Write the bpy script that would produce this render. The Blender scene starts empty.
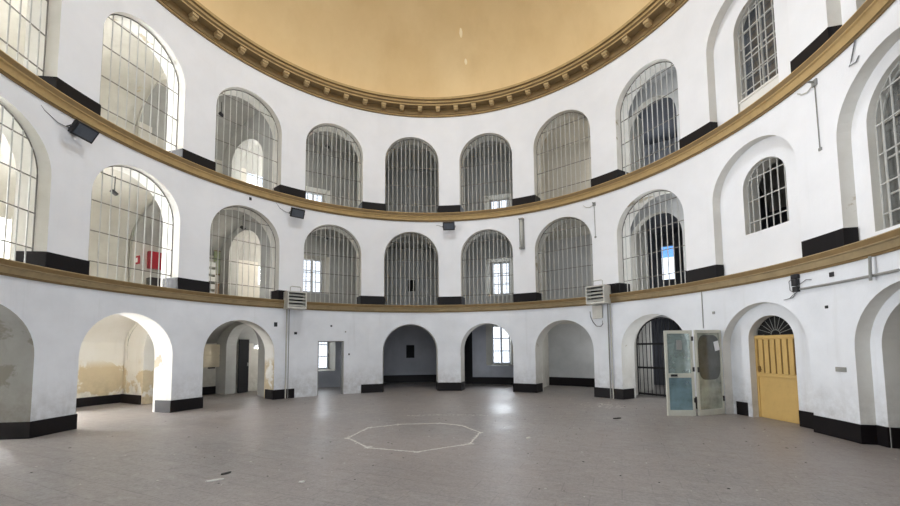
import bpy, bmesh, math, random
from math import sin, cos, pi, sqrt, atan2, radians
from mathutils import Vector, Matrix
random.seed(11)
scene = bpy.context.scene
COL = scene.collection
R = 7.2136            # inner radius of the drum
T = 0.6               # drum wall thickness
STEP = pi / 8         # sixteen bays
PH = 0.1549
def TH(k): return PH + (k - 4.5) * STEP
def P(th, r, z): return Vector((r * sin(th), r * cos(th), z))

# ------------------------------------------------------------------ materials
def srgb(r, g, b):
    f = lambda c: (c / 255 / 12.92) if c / 255 <= .04045 else ((c / 255 + .055) / 1.055) ** 2.4
    return (f(r), f(g), f(b), 1)
def newmat(name):
    m = bpy.data.materials.new(name); m.use_nodes = True
    nt = m.node_tree; nt.nodes.clear()
    out = nt.nodes.new('ShaderNodeOutputMaterial'); b = nt.nodes.new('ShaderNodeBsdfPrincipled')
    nt.links.new(b.outputs[0], out.inputs[0])
    return m, nt, b, out
def N(nt, t, **kw):
    n = nt.nodes.new(t)
    for k, v in kw.items(): setattr(n, k, v)
    return n
def mixc(nt, fac, a, b, mode='MIX'):
    n = N(nt, 'ShaderNodeMix', data_type='RGBA', blend_type=mode)
    for sock, v in ((n.inputs[0], fac), (n.inputs[6], a), (n.inputs[7], b)):
        if hasattr(v, 'is_linked'): nt.links.new(v, sock)
        else: sock.default_value = v
    return n.outputs[2]
def ramp(nt, fac, p0, p1):
    n = N(nt, 'ShaderNodeMapRange'); n.inputs[1].default_value = p0; n.inputs[2].default_value = p1
    nt.links.new(fac, n.inputs[0]); return n.outputs[0]
def mul(nt, a, b):
    n = N(nt, 'ShaderNodeMath', operation='MULTIPLY')
    for s, v in ((n.inputs[0], a), (n.inputs[1], b)):
        if hasattr(v, 'is_linked'): nt.links.new(v, s)
        else: s.default_value = v
    return n.outputs[0]
def noise(nt, vec, scale, detail=6, rough=.6, dist=0.):
    n = N(nt, 'ShaderNodeTexNoise'); n.inputs['Scale'].default_value = scale; n.inputs['Detail'].default_value = detail
    n.inputs['Roughness'].default_value = rough; n.inputs['Distortion'].default_value = dist
    nt.links.new(vec, n.inputs['Vector']); return n.outputs['Fac']
def scaled(nt, vec, s):
    n = N(nt, 'ShaderNodeMapping'); n.inputs['Scale'].default_value = s; nt.links.new(vec, n.inputs[0]); return n.outputs[0]
def bump(nt, b, h, strength=.2, dist=.01):
    n = N(nt, 'ShaderNodeBump'); n.inputs['Strength'].default_value = strength; n.inputs['Distance'].default_value = dist
    nt.links.new(h, n.inputs['Height']); nt.links.new(n.outputs[0], b.inputs['Normal'])
def plaster(name, base, blotch, patch=None, patch_amt=.62, floor_dirt=.0, rough=.9, streak=.35, low=None):
    m, nt, b, _ = newmat(name)
    g = N(nt, 'ShaderNodeNewGeometry').outputs['Position']
    n1 = noise(nt, g, .9, 8); n2 = noise(nt, g, 5, 8, .7)
    c = mixc(nt, ramp(nt, n1, .35, .75), base, blotch)
    c = mixc(nt, mul(nt, ramp(nt, n2, .55, .85), .35), c, blotch)
    st = noise(nt, scaled(nt, g, (2.6, 2.6, .22)), 1.4, 6, .65)
    c = mixc(nt, mul(nt, ramp(nt, st, .58, .85), streak), c, (blotch[0] * .7, blotch[1] * .68, blotch[2] * .64, 1))
    if patch:
        pn = noise(nt, g, 1.1, 7, .62, .3)
        e = ramp(nt, pn, patch_amt, patch_amt + .03)
        if low:
            sl = N(nt, 'ShaderNodeSeparateXYZ'); nt.links.new(g, sl.inputs[0]); e = mul(nt, e, ramp(nt, sl.outputs[2], low, low - .25))
        c = mixc(nt, e, c, patch)
    if floor_dirt:
        sx = N(nt, 'ShaderNodeSeparateXYZ'); nt.links.new(g, sx.inputs[0])
        zz = ramp(nt, sx.outputs[2], 1.1, .25)
        c = mixc(nt, mul(nt, mul(nt, zz, ramp(nt, n2, .3, .7)), floor_dirt), c, srgb(120, 112, 100))
    nt.links.new(c, b.inputs['Base Color']); b.inputs['Roughness'].default_value = rough
    bump(nt, b, noise(nt, g, 22, 8, .7), .25, .012)
    return m
def simple(name, col, rough=.6, metal=0., var=.12, scale=8., spec=.5):
    m, nt, b, _ = newmat(name)
    g = N(nt, 'ShaderNodeTexCoord').outputs['Object']
    c = mixc(nt, ramp(nt, noise(nt, g, scale, 5), .3, .7), col, tuple(x * (1 - var) for x in col[:3]) + (1,))
    c = mixc(nt, mul(nt, ramp(nt, noise(nt, g, scale * 4, 5), .55, .8), var * 2), c, tuple(x * .6 for x in col[:3]) + (1,))
    nt.links.new(c, b.inputs['Base Color']); b.inputs['Roughness'].default_value = rough
    b.inputs['Metallic'].default_value = metal; b.inputs['Specular IOR Level'].default_value = spec
    return m
def glass(name, tint, gloss=.12, rough=.03, body=0., bodycol=(.3, .4, .42, 1)):
    m = bpy.data.materials.new(name); m.use_nodes = True; nt = m.node_tree; nt.nodes.clear()
    out = N(nt, 'ShaderNodeOutputMaterial'); tr = N(nt, 'ShaderNodeBsdfTransparent'); tr.inputs[0].default_value = tint
    gl = N(nt, 'ShaderNodeBsdfGlossy'); gl.inputs['Roughness'].default_value = rough
    fr = N(nt, 'ShaderNodeFresnel'); fr.inputs[0].default_value = 1.5
    ad = N(nt, 'ShaderNodeMath', operation='ADD'); ad.inputs[1].default_value = gloss; nt.links.new(fr.outputs[0], ad.inputs[0])
    df = N(nt, 'ShaderNodeBsdfDiffuse'); df.inputs[0].default_value = bodycol
    g = N(nt, 'ShaderNodeTexCoord').outputs['Object']
    mx0 = N(nt, 'ShaderNodeMixShader'); nt.links.new(mul(nt, ramp(nt, noise(nt, g, 2.2, 5), .1, .8), body), mx0.inputs[0])
    nt.links.new(tr.outputs[0], mx0.inputs[1]); nt.links.new(df.outputs[0], mx0.inputs[2])
    mx = N(nt, 'ShaderNodeMixShader'); nt.links.new(ad.outputs[0], mx.inputs[0]); nt.links.new(mx0.outputs[0], mx.inputs[1]); nt.links.new(gl.outputs[0], mx.inputs[2])
    nt.links.new(mx.outputs[0], out.inputs[0]); return m

M = {}
M['white'] = plaster('white_plaster', srgb(230, 233, 238), srgb(214, 217, 222), floor_dirt=.5, streak=.4)
M['upper'] = plaster('white_plaster_upper', srgb(236, 237, 240), srgb(227, 228, 231), streak=.12)
M['jamb'] = plaster('jamb_plaster', srgb(226, 225, 220), srgb(205, 202, 194), srgb(178, 168, 148), .64, .4)
M['gallery'] = plaster('gallery_plaster', srgb(208, 205, 196), srgb(182, 178, 168), srgb(190, 178, 150), .66, .5, streak=.5)
M['old'] = plaster('peeling_cream_plaster', srgb(238, 236, 230), srgb(230, 226, 216), srgb(208, 192, 160), .47, .5, streak=.4, low=1.35)
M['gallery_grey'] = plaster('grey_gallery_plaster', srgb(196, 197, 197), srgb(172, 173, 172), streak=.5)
M['slant'] = plaster('shaded_grey_plaster', srgb(168, 168, 164), srgb(146, 146, 142), streak=.5)  # grey darkened so the shade on these walls sits in the colour
M['mould'] = plaster('mouldy_grey_plaster', srgb(164, 164, 160), srgb(140, 139, 132), srgb(134, 132, 122), .6, .8, streak=.6)
M['dark_room'] = plaster('grey_dim_plaster', srgb(186, 188, 194), srgb(160, 162, 168), streak=.5)  # dimness of the unlit central rooms is mixed into this grey
M['black'] = simple('black_skirting_paint', srgb(15, 10, 13), .5, 0, .35, 5, .25)
M['passage'] = plaster('shade_toned_plaster', srgb(96, 98, 104), srgb(78, 80, 86))  # dark tone puts the shade of unlit passage and cells into colour
M['bar_mid'] = simple('grey_brown_cross_bar', srgb(122, 118, 112), .6, 0, .2, 4)
M['gold'] = simple('ochre_string_course', srgb(190, 160, 108), .75, 0, .2, 3)
M['dull_gold'] = simple('dull_ochre_string_course', srgb(166, 146, 110), .8, 0, .25, 3)
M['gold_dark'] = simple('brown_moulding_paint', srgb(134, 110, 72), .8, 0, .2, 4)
M['bracket'] = simple('ochre_bracket_paint', srgb(198, 172, 126), .8, 0, .15, 4)
M['bar'] = simple('pale_grey_bar_paint', srgb(196, 196, 192), .55, 0, .2, 4)
M['bar_dark'] = simple('black_iron', srgb(44, 42, 42), .55, .2, .3, 6)
M['winframe'] = simple('white_window_wood', srgb(206, 210, 216), .6, 0, .1, 4)
M['pane'] = glass('clear_window_pane', (.95, .97, 1, 1), .02)
M['bluepane'] = glass('blue_pane', (.42, .62, .9, 1), .02)
M['pane_dark'] = glass('blue_grey_pane', (.35, .4, .45, 1), .1, .15, .6, srgb(120, 130, 142))  # grey-blue body colour stands in for the pane's bluish reflection
M['pane_pale'] = glass('dusty_grey_pane', (.6, .62, .6, 1), .05, .15, .75, srgb(150, 152, 150))
M['doorglass'] = glass('greenish_door_glass', (.86, .94, .92, 1), .08, .04, .6, srgb(196, 214, 210))
M['olivepanel'] = glass('dusty_pale_panel', (.8, .86, .8, 1), .05, .15, 1.2, srgb(188, 194, 180))
M['blueglass'] = glass('frosted_blue_glass', (.45, .62, .68, 1), .06, .2, .8, srgb(158, 190, 198))
M['darkglass'] = glass('smoked_oval_glass', (.1, .1, .1, 1), .04, .12, 1.3, srgb(92, 96, 92))
M['doormetal'] = simple('pale_green_grey_metal', srgb(206, 206, 194), .5, .05, .12, 5)
M['yellow'] = simple('ochre_yellow_paint', srgb(202, 168, 102), .6, 0, .12, 3)
M['groove'] = simple('dark_ochre_groove', srgb(120, 92, 44), .8, 0, .2, 6)
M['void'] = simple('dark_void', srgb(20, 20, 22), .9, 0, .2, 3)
M['fitting'] = simple('black_fitting', srgb(26, 26, 30), .5, 0, .2, 8)
M['lens'] = simple('floodlight_glass', srgb(92, 98, 108), .15, 0, .15, 8)
M['boxmetal'] = simple('off_white_metal_casing', srgb(206, 204, 196), .55, .1, .18, 6)
M['louver'] = simple('silver_louver', srgb(196, 196, 190), .45, .2, .2, 8)
M['pipe'] = simple('grey_conduit', srgb(150, 150, 146), .6, .1, .15, 5)
M['pipew'] = simple('pale_conduit', srgb(196, 194, 186), .65, 0, .15, 5)
M['cable'] = simple('grey_cable', srgb(120, 120, 122), .7, 0, .15, 5)
M['red'] = simple('red_enamel', srgb(168, 26, 40), .5, 0, .15, 4)
M['signwhite'] = simple('sign_white', srgb(235, 235, 230), .6, 0, .05, 4)
M['cream'] = simple('cream_panel', srgb(224, 212, 186), .65, 0, .12, 3)
M['brown'] = simple('brown_varnished_wood', srgb(150, 118, 84), .6, 0, .25, 4)
M['green'] = simple('faded_green_notice', srgb(168, 176, 140), .8, 0, .15, 5)
M['chalk'] = simple('white_plaster_crumbs', srgb(205, 202, 195), .95, 0, .1, 9)
M['scrapdark'] = simple('dark_scrap', srgb(58, 54, 52), .9, 0, .2, 9)
M['pale'] = simple('pale_light_spot', srgb(250, 236, 204), .9, 0, .05, 5)
M['paper'] = simple('white_paper', srgb(240, 242, 246), .8, 0, .04, 5)
M['ochresand'] = simple('sand_colour_board', srgb(196, 170, 130), .8, 0, .15, 4)

def dome_mat():
    m, nt, b, _ = newmat('tan_dome_plaster')
    g = N(nt, 'ShaderNodeNewGeometry').outputs['Position']
    c = mixc(nt, ramp(nt, noise(nt, g, .5, 7), .3, .75), srgb(230, 205, 158), srgb(218, 190, 140))
    st = noise(nt, scaled(nt, g, (1.4, 1.4, .3)), 1.2, 6)
    c = mixc(nt, mul(nt, ramp(nt, st, .5, .8), .35), c, srgb(206, 176, 126))
    nt.links.new(c, b.inputs['Base Color']); b.inputs['Roughness'].default_value = .85
    return m
M['dome'] = dome_mat()
def floor_mat():
    m, nt, b, _ = newmat('worn_stone_paving')
    g = N(nt, 'ShaderNodeNewGeometry').outputs['Position']
    mp = N(nt, 'ShaderNodeMapping'); mp.inputs['Rotation'].default_value = (0, 0, .5); nt.links.new(g, mp.inputs[0])
    br = N(nt, 'ShaderNodeTexBrick'); nt.links.new(mp.outputs[0], br.inputs['Vector'])
    br.inputs['Scale'].default_value = 1.0; br.inputs['Brick Width'].default_value = .62; br.inputs['Row Height'].default_value = .31
    br.inputs['Mortar Size'].default_value = .007; br.inputs['Mortar Smooth'].default_value = .6
    br.inputs['Color1'].default_value = srgb(128, 123, 120); br.inputs['Color2'].default_value = srgb(136, 129, 125); br.inputs['Mortar'].default_value = srgb(100, 95, 92)
    n1 = noise(nt, g, .55, 8, .6); n2 = noise(nt, g, 6, 8, .75); n3 = noise(nt, scaled(nt, mp.outputs[0], (1., 2.4, 1)), 3.4, 10, .78)
    n4 = noise(nt, g, 26, 6, .8); n5 = noise(nt, g, .22, 4, .5)
    c = mixc(nt, mul(nt, ramp(nt, n1, .4, .65), .6), br.outputs['Color'], srgb(150, 145, 142))
    c = mixc(nt, mul(nt, ramp(nt, n3, .48, .66), .6), c, srgb(160, 156, 152))
    c = mixc(nt, mul(nt, ramp(nt, n2, .52, .72), .6), c, srgb(86, 82, 80))
    c = mixc(nt, mul(nt, ramp(nt, n4, .5, .68), .45), c, srgb(84, 80, 77))
    c = mixc(nt, mul(nt, ramp(nt, n4, .5, .34), .35), c, srgb(176, 171, 166))
    c = mixc(nt, mul(nt, ramp(nt, n5, .45, .62), .3), c, srgb(144, 132, 126))
    nt.links.new(c, b.inputs['Base Color'])
    rr = N(nt, 'ShaderNodeMapRange'); rr.inputs[1].default_value = .3; rr.inputs[2].default_value = .7; rr.inputs[3].default_value = .33; rr.inputs[4].default_value = .55
    nt.links.new(n1, rr.inputs[0]); nt.links.new(rr.outputs[0], b.inputs['Roughness'])
    bump(nt, b, n4, .35, .006)
    return m
M['floor'] = floor_mat()

# ------------------------------------------------------------------ mesh helpers
class MB:
    def __init__(s): s.v = []; s.f = []; s.m = []
    def face(s, pts, mi=0):
        i = len(s.v); s.v += [tuple(p) for p in pts]; s.f.append(tuple(range(i, i + len(pts)))); s.m.append(mi)
    def box(s, x0, x1, y0, y1, z0, z1, mi=0, mat=None):
        c = [Vector((x, y, z)) for z in (z0, z1) for y in (y0, y1) for x in (x0, x1)]
        if mat: c = [mat @ p for p in c]
        i = len(s.v); s.v += [tuple(p) for p in c]
        for q in ((0, 2, 3, 1), (4, 5, 7, 6), (0, 1, 5, 4), (2, 6, 7, 3), (0, 4, 6, 2), (1, 3, 7, 5)):
            s.f.append(tuple(i + a for a in q)); s.m.append(mi)
        return s
    def tube(s, pts, rad, seg=6, mi=0):
        pts = [Vector(p) for p in pts]; rings = []
        for j, p in enumerate(pts):
            d = (pts[min(j + 1, len(pts) - 1)] - pts[max(j - 1, 0)]).normalized()
            a = d.cross(Vector((0, 0, 1)))
            if a.length < .1: a = d.cross(Vector((0, 1, 0)))
            a.normalize(); b = d.cross(a); i = len(s.v)
            s.v += [tuple(p + (a * cos(t) + b * sin(t)) * rad) for t in [2 * pi * q / seg for q in range(seg)]]
            rings.append(i)
        for i, j in zip(rings, rings[1:]):
            for q in range(seg):
                s.f.append((i + q, i + (q + 1) % seg, j + (q + 1) % seg, j + q)); s.m.append(mi)
        s.f.append(tuple(rings[0] + q for q in range(seg))[::-1]); s.m.append(mi)
        s.f.append(tuple(rings[-1] + q for q in range(seg))); s.m.append(mi)
        return s
    def disc(s, c, rad, ax, seg=16, th=.01, mi=0):
        c = Vector(c); ax = Vector(ax).normalized(); return s.tube([c, c + ax * th], rad, seg, mi)
def link(name, mb, mats, parent=None, loc=(0, 0, 0), rot=(0, 0, 0), smooth=False, bevel=0.):
    me = bpy.data.meshes.new(name); me.from_pydata(mb.v, [], mb.f)
    if not isinstance(mats, (list, tuple)): mats = [mats]
    for m in mats: me.materials.append(m)
    for p, mi in zip(me.polygons, mb.m): p.material_index = mi; p.use_smooth = smooth
    bm = bmesh.new(); bm.from_mesh(me); bmesh.ops.remove_doubles(bm, verts=bm.verts, dist=1e-5)
    bmesh.ops.recalc_face_normals(bm, faces=bm.faces)
    bm.to_mesh(me); bm.free()
    o = bpy.data.objects.new(name, me); COL.objects.link(o); o.location = loc; o.rotation_euler = rot
    if parent: o.parent = parent
    if bevel:
        b = o.modifiers.new('bevel', 'BEVEL'); b.width = bevel; b.segments = 2; b.limit_method = 'ANGLE'
    return o
def tag(o, label, cat, group=None, kind=None):
    o['label'] = label; o['category'] = cat
    if group: o['group'] = group
    if kind: o['kind'] = kind
    return o
def thing(name, label, cat, loc=(0, 0, 0), rotz=0, group=None, kind=None):
    o = bpy.data.objects.new(name, None); COL.objects.link(o); o.location = loc; o.rotation_euler = (0, 0, rotz)
    o.empty_display_size = .2
    return tag(o, label, cat, group, kind)
def struct(name, mb, mats, **kw):
    o = link(name, mb, mats, **kw); o['kind'] = 'structure'; return o
def at(k, z, r=R):                      # place on the drum: local x along wall, y outwards, z up
    return P(TH(k), r, z), -TH(k)
def ry(k): return TH(k)

# ------------------------------------------------------------------ wall panels
def panel(mb, thc, z0, z1, r0, r1, op=None, H=STEP / 2, front=0, jamb=1, thick=True):
    """curved wall piece between two radii with at most one opening"""
    fr = r0 / r1
    if op is None:
        n = 10
        for i in range(n):
            a, b = -H + 2 * H * i / n, -H + 2 * H * (i + 1) / n
            for r in (r0, r1): mb.face([P(thc + a, r, z0), P(thc + b, r, z0), P(thc + b, r, z1), P(thc + a, r, z1)], front)
        return
    c, hw = op['c'], op['hw']; c2, hw2 = op.get('c2', c), op.get('hw2', hw * fr)
    zb = op['zb']; zb2 = op.get('zb2', zb); arch = op.get('arch', True)
    zs = op['zs']; zs2 = op.get('zs2', zs)      # spring line, or head height of a square opening
    n = 22
    us = [-cos(pi * i / n) for i in range(n + 1)] if arch else [-1 + 2 * i / 8 for i in range(9)]
    def top(u, z, h, r): return z + (sqrt(max(0, 1 - u * u)) * h * r if arch else 0)
    cols = []                                      # (a_front, a_back, top_f, top_b)
    for i in range(5): 
        t = i / 4; cols.append((-H + (c - hw + H) * t, -H + (c2 - hw2 + H) * t, None, None))
    left = len(cols) - 1
    ar = [(c + u * hw, c2 + u * hw2, top(u, zs, hw, r0), top(u, zs2, hw2, r1 if hw2 != hw * fr else r1)) for u in us]
    rt = []
    for i in range(5):
        t = i / 4; rt.append((c + hw + (H - c - hw) * t, c2 + hw2 + (H - c2 - hw2) * t))
    def quad(a, b, r, za, zb_, zc, zd, mi): mb.face([P(thc + a, r, za), P(thc + b, r, zb_), P(thc + b, r, zc), P(thc + a, r, zd)], mi)
    for seq in (cols, rt):
        for p, q in zip(seq, seq[1:]):
            quad(p[0], q[0], r0, z0, z0, z1, z1, front); quad(p[1], q[1], r1, z0, z0, z1, z1, front)
    for p, q in zip(ar, ar[1:]):
        quad(p[0], q[0], r0, p[2], q[2], z1, z1, front); quad(p[1], q[1], r1, p[3], q[3], z1, z1, front)
        if zb > z0 + 1e-4: quad(p[0], q[0], r0, z0, z0, zb, zb, front)
        if zb2 > z0 + 1e-4: quad(p[1], q[1], r1, z0, z0, zb2, zb2, front)
        mb.face([P(thc + p[0], r0, p[2]), P(thc + q[0], r0, q[2]), P(thc + q[1], r1, q[3]), P(thc + p[1], r1, p[3])], jamb)
        if zb > z0 + 1e-4:
            mb.face([P(thc + p[0], r0, zb), P(thc + q[0], r0, zb), P(thc + q[1], r1, zb2), P(thc + p[1], r1, zb2)], jamb)
    for e in (ar[0], ar[-1]):
        mb.face([P(thc + e[0], r0, zb), P(thc + e[1], r1, zb2), P(thc + e[1], r1, e[3]), P(thc + e[0], r0, e[2])], jamb)

def flat_panel(mb, M4, u0, u1, z0, z1, v, op=None, mi=0, ji=0):
    """flat wall in local (u, v, z): thickness v, with an arched opening (uc, hw, zs, zb)"""
    def q(pts, m): mb.face([M4 @ Vector(p) for p in pts], m)
    v0, v1 = -v / 2, v / 2
    for u in (u0, u1): q([(u, v0, z0), (u, v1, z0), (u, v1, z1), (u, v0, z1)], mi)
    if op is None:
        for w in (v0, v1): q([(u0, w, z0), (u1, w, z0), (u1, w, z1), (u0, w, z1)], mi)
        return
    uc, hw, zs, zb = op; n = 20
    for w in (v0, v1):
        q([(u0, w, z0), (uc - hw, w, z0), (uc - hw, w, z1), (u0, w, z1)], mi)
        q([(uc + hw, w, z0), (u1, w, z0), (u1, w, z1), (uc + hw, w, z1)], mi)
    for i in range(n):
        a, b = -cos(pi * i / n), -cos(pi * (i + 1) / n)
        xa, xb = uc + a * hw, uc + b * hw; ta, tb = zs + hw * sqrt(max(0, 1 - a * a)), zs + hw * sqrt(max(0, 1 - b * b))
        for w in (v0, v1):
            q([(xa, w, ta), (xb, w, tb), (xb, w, z1), (xa, w, z1)], mi)
            if zb > z0: q([(xa, w, z0), (xb, w, z0), (xb, w, zb), (xa, w, zb)], mi)
        q([(xa, v0, ta), (xb, v0, tb), (xb, v1, tb), (xa, v1, ta)], ji)
    for u in (uc - hw, uc + hw): q([(u, v0, zb), (u, v1, zb), (u, v1, zs), (u, v0, zs)], ji)

# levels: (floor, top, spring of arches, half width in radians)
LV = {'ground': (0.0, 3.2, 1.52, .1353), 'middle': (3.2, 6.73, 5.02, .1400), 'upper': (6.73, 10.62, 8.77, .1390)}
OV = {('ground', 0): (-.010, .1353), ('ground', 1): (-.0124, .1424), ('ground', 2): (-.0124, .1412), ('ground', 4): (-.0055, .1414), ('ground', 5): (-.0024, .1355),
      ('ground', 6): (-.0084, .1400), ('ground', 7): (-.002, .1353), ('middle', 1): (-.0026, .1416), ('middle', 2): (-.001, .1424), ('middle', 3): (-.0026, .1388),
      ('middle', 4): (.0012, .1425), ('middle', 5): (.0051, .1371), ('middle', 6): (.0012, .1398), ('middle', 7): (.0031, .1406), ('upper', 1): (.0016, .1374),
      ('upper', 2): (.0031, .1386), ('upper', 3): (.001, .1408), ('upper', 4): (.0053, .1427), ('upper', 5): (.0073, .1404), ('upper', 6): (.0081, .1412), ('upper', 7): (.0112, .1345),
      ('upper', 8): (.006, .1390), ('ground', 8): (.002, .1353)}
def CH(lv, k): return OV.get((lv, k), (0., LV[lv][3]))
BAYS = list(range(-2, 11))
ND = .2                                   # depth of the blind niches in the two bays on the right
INNER = {('ground', 8): dict(c=.000, hw=.0690, zb=0, zs=1.71), ('middle', 8): dict(c=.010, hw=.0675, zb=4.08, zs=5.11),
         ('upper', 8): dict(c=.009, hw=.0665, zb=6.93, zs=8.85), ('ground', 9): dict(c=0, hw=.105, zb=0, zs=1.55),
         ('middle', 9): dict(c=0, hw=.098, zb=3.36, zs=5.08), ('upper', 9): dict(c=0, hw=.098, zb=7.0, zs=8.7)}
DOOR3 = dict(c=-.020 * STEP, hw=.157 * STEP, zb=0, zs=1.873, arch=False)
for lv, (z0, z1, zs, hw) in LV.items():
    mb = MB()
    for k in BAYS:
        th = TH(k)
        if (lv, k) in INNER:
            c_, h_ = CH(lv, k); panel(mb, th, z0, z1, R, R + ND, dict(c=c_, hw=h_, zb=z0, zs=zs - (h_ - hw) * R))
            panel(mb, th, z0, z1, R + ND, R + T, INNER[(lv, k)])
        elif lv == 'ground' and k == 3:
            panel(mb, th, z0, z1, R, R + .3, DOOR3)
        else:
            c_, h_ = CH(lv, k); panel(mb, th, z0, z1, R, R + T, dict(c=c_, hw=h_, zb=z0, zs=zs - (h_ - hw) * R), jamb={('ground', 0): 2, ('ground', 2): 3}.get((lv, k), 1))
    for kk in (BAYS[0] - .5, BAYS[-1] + .5):       # ends
        mb.face([P(TH(kk), R, z0), P(TH(kk), R + T, z0), P(TH(kk), R + T, z1), P(TH(kk), R, z1)], 0)
    struct('wall_rotunda_' + lv, mb, [M['white'] if lv == 'ground' else M['upper'], M['jamb'], M['mould'], M['old']])

# ------------------------------------------------------------------ floors, gallery cells
def ring_slab(mb, r0, r1, z0, z1, k0, k1, n=90):
    t0, t1 = TH(k0), TH(k1)
    for i in range(n):
        a, b = t0 + (t1 - t0) * i / n, t0 + (t1 - t0) * (i + 1) / n
        mb.face([P(a, r0, z1), P(b, r0, z1), P(b, r1, z1), P(a, r1, z1)])
        mb.face([P(a, r0, z0), P(b, r0, z0), P(b, r1, z0), P(a, r1, z0)])
        mb.face([P(a, r0, z0), P(b, r0, z0), P(b, r0, z1), P(a, r0, z1)])
        mb.face([P(a, r1, z0), P(b, r1, z0), P(b, r1, z1), P(a, r1, z1)])
mb = MB()
n = 96
for i in range(n):
    a, b = 2 * pi * i / n, 2 * pi * (i + 1) / n
    for r0, r1 in ((0, 3), (3, 7), (7, 11), (11, 15)):
        pts = [P(a, r0, 0), P(b, r0, 0), P(b, r1, 0), P(a, r1, 0)]
        mb.face(pts[1:] if r0 == 0 else pts)
struct('floor', mb, M['floor'])
for nm, z in (('floor_middle_gallery', 3.2), ('floor_upper_gallery', 6.73)):
    mb = MB(); ring_slab(mb, R + .02, 13.6, z - .16, z + .002, -2.5, 10.5)
    struct(nm, mb, M['gallery'])

RB = {-2: 10.8, -1: 10.8, 0: 10.8, 1: 10.8, 2: 10.6, 3: 10.0, 4: 11.0, 5: 9.9, 6: 10.1, 7: 8.5, 8: 9.6, 9: 8.9, 10: 10.2}
VZ = {'ground': (1.75, 2.85), 'middle': (4.95, 6.42), 'upper': (8.6, 10.3)}
WIN = {('middle', 3): (2.952, .80, 3.97, 5.40), ('middle', 5): (5.035, .80, 3.93, 5.40), ('ground', 5): (5.025, .80, .87, 2.56),
       ('upper', 3): (2.952, .80, 7.0, 8.30), ('upper', 5): (5.03, .80, 7.0, 8.30), ('ground', 3): (3.02, .85, .75, 2.3),
       ('middle', 2): (2.53, .5, 4.2, 5.35), ('ground', 2): (2.50, .42, 1.68, 2.25), ('upper', 2): (2.45, .85, 7.2, 9.0),
       ('middle', 0): (.25, 1.4, 3.7, 6.0), ('ground', 0): (.2, 1.5, .6, 2.3), ('upper', 0): (.2, 1.5, 7.2, 9.2),
       ('middle', 1): (.73, .8, 3.7, 5.4), ('ground', 1): (.73, .8, .4, 2.2), ('upper', 1): (.73, .8, 7.2, 9.0),
       ('middle', 7): (7.31, .66, 3.6, 5.4), ('ground', 7): (7.31, .66, .4, 2.3), ('upper', 7): (7.31, .66, 7.1, 8.9)}
EMB = .45
PW = {'middle': (-.2, .26, 4.3, 5.7), 'upper': (-.3, .3, 7.9, 9.1)}
WINLIST = []
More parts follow.
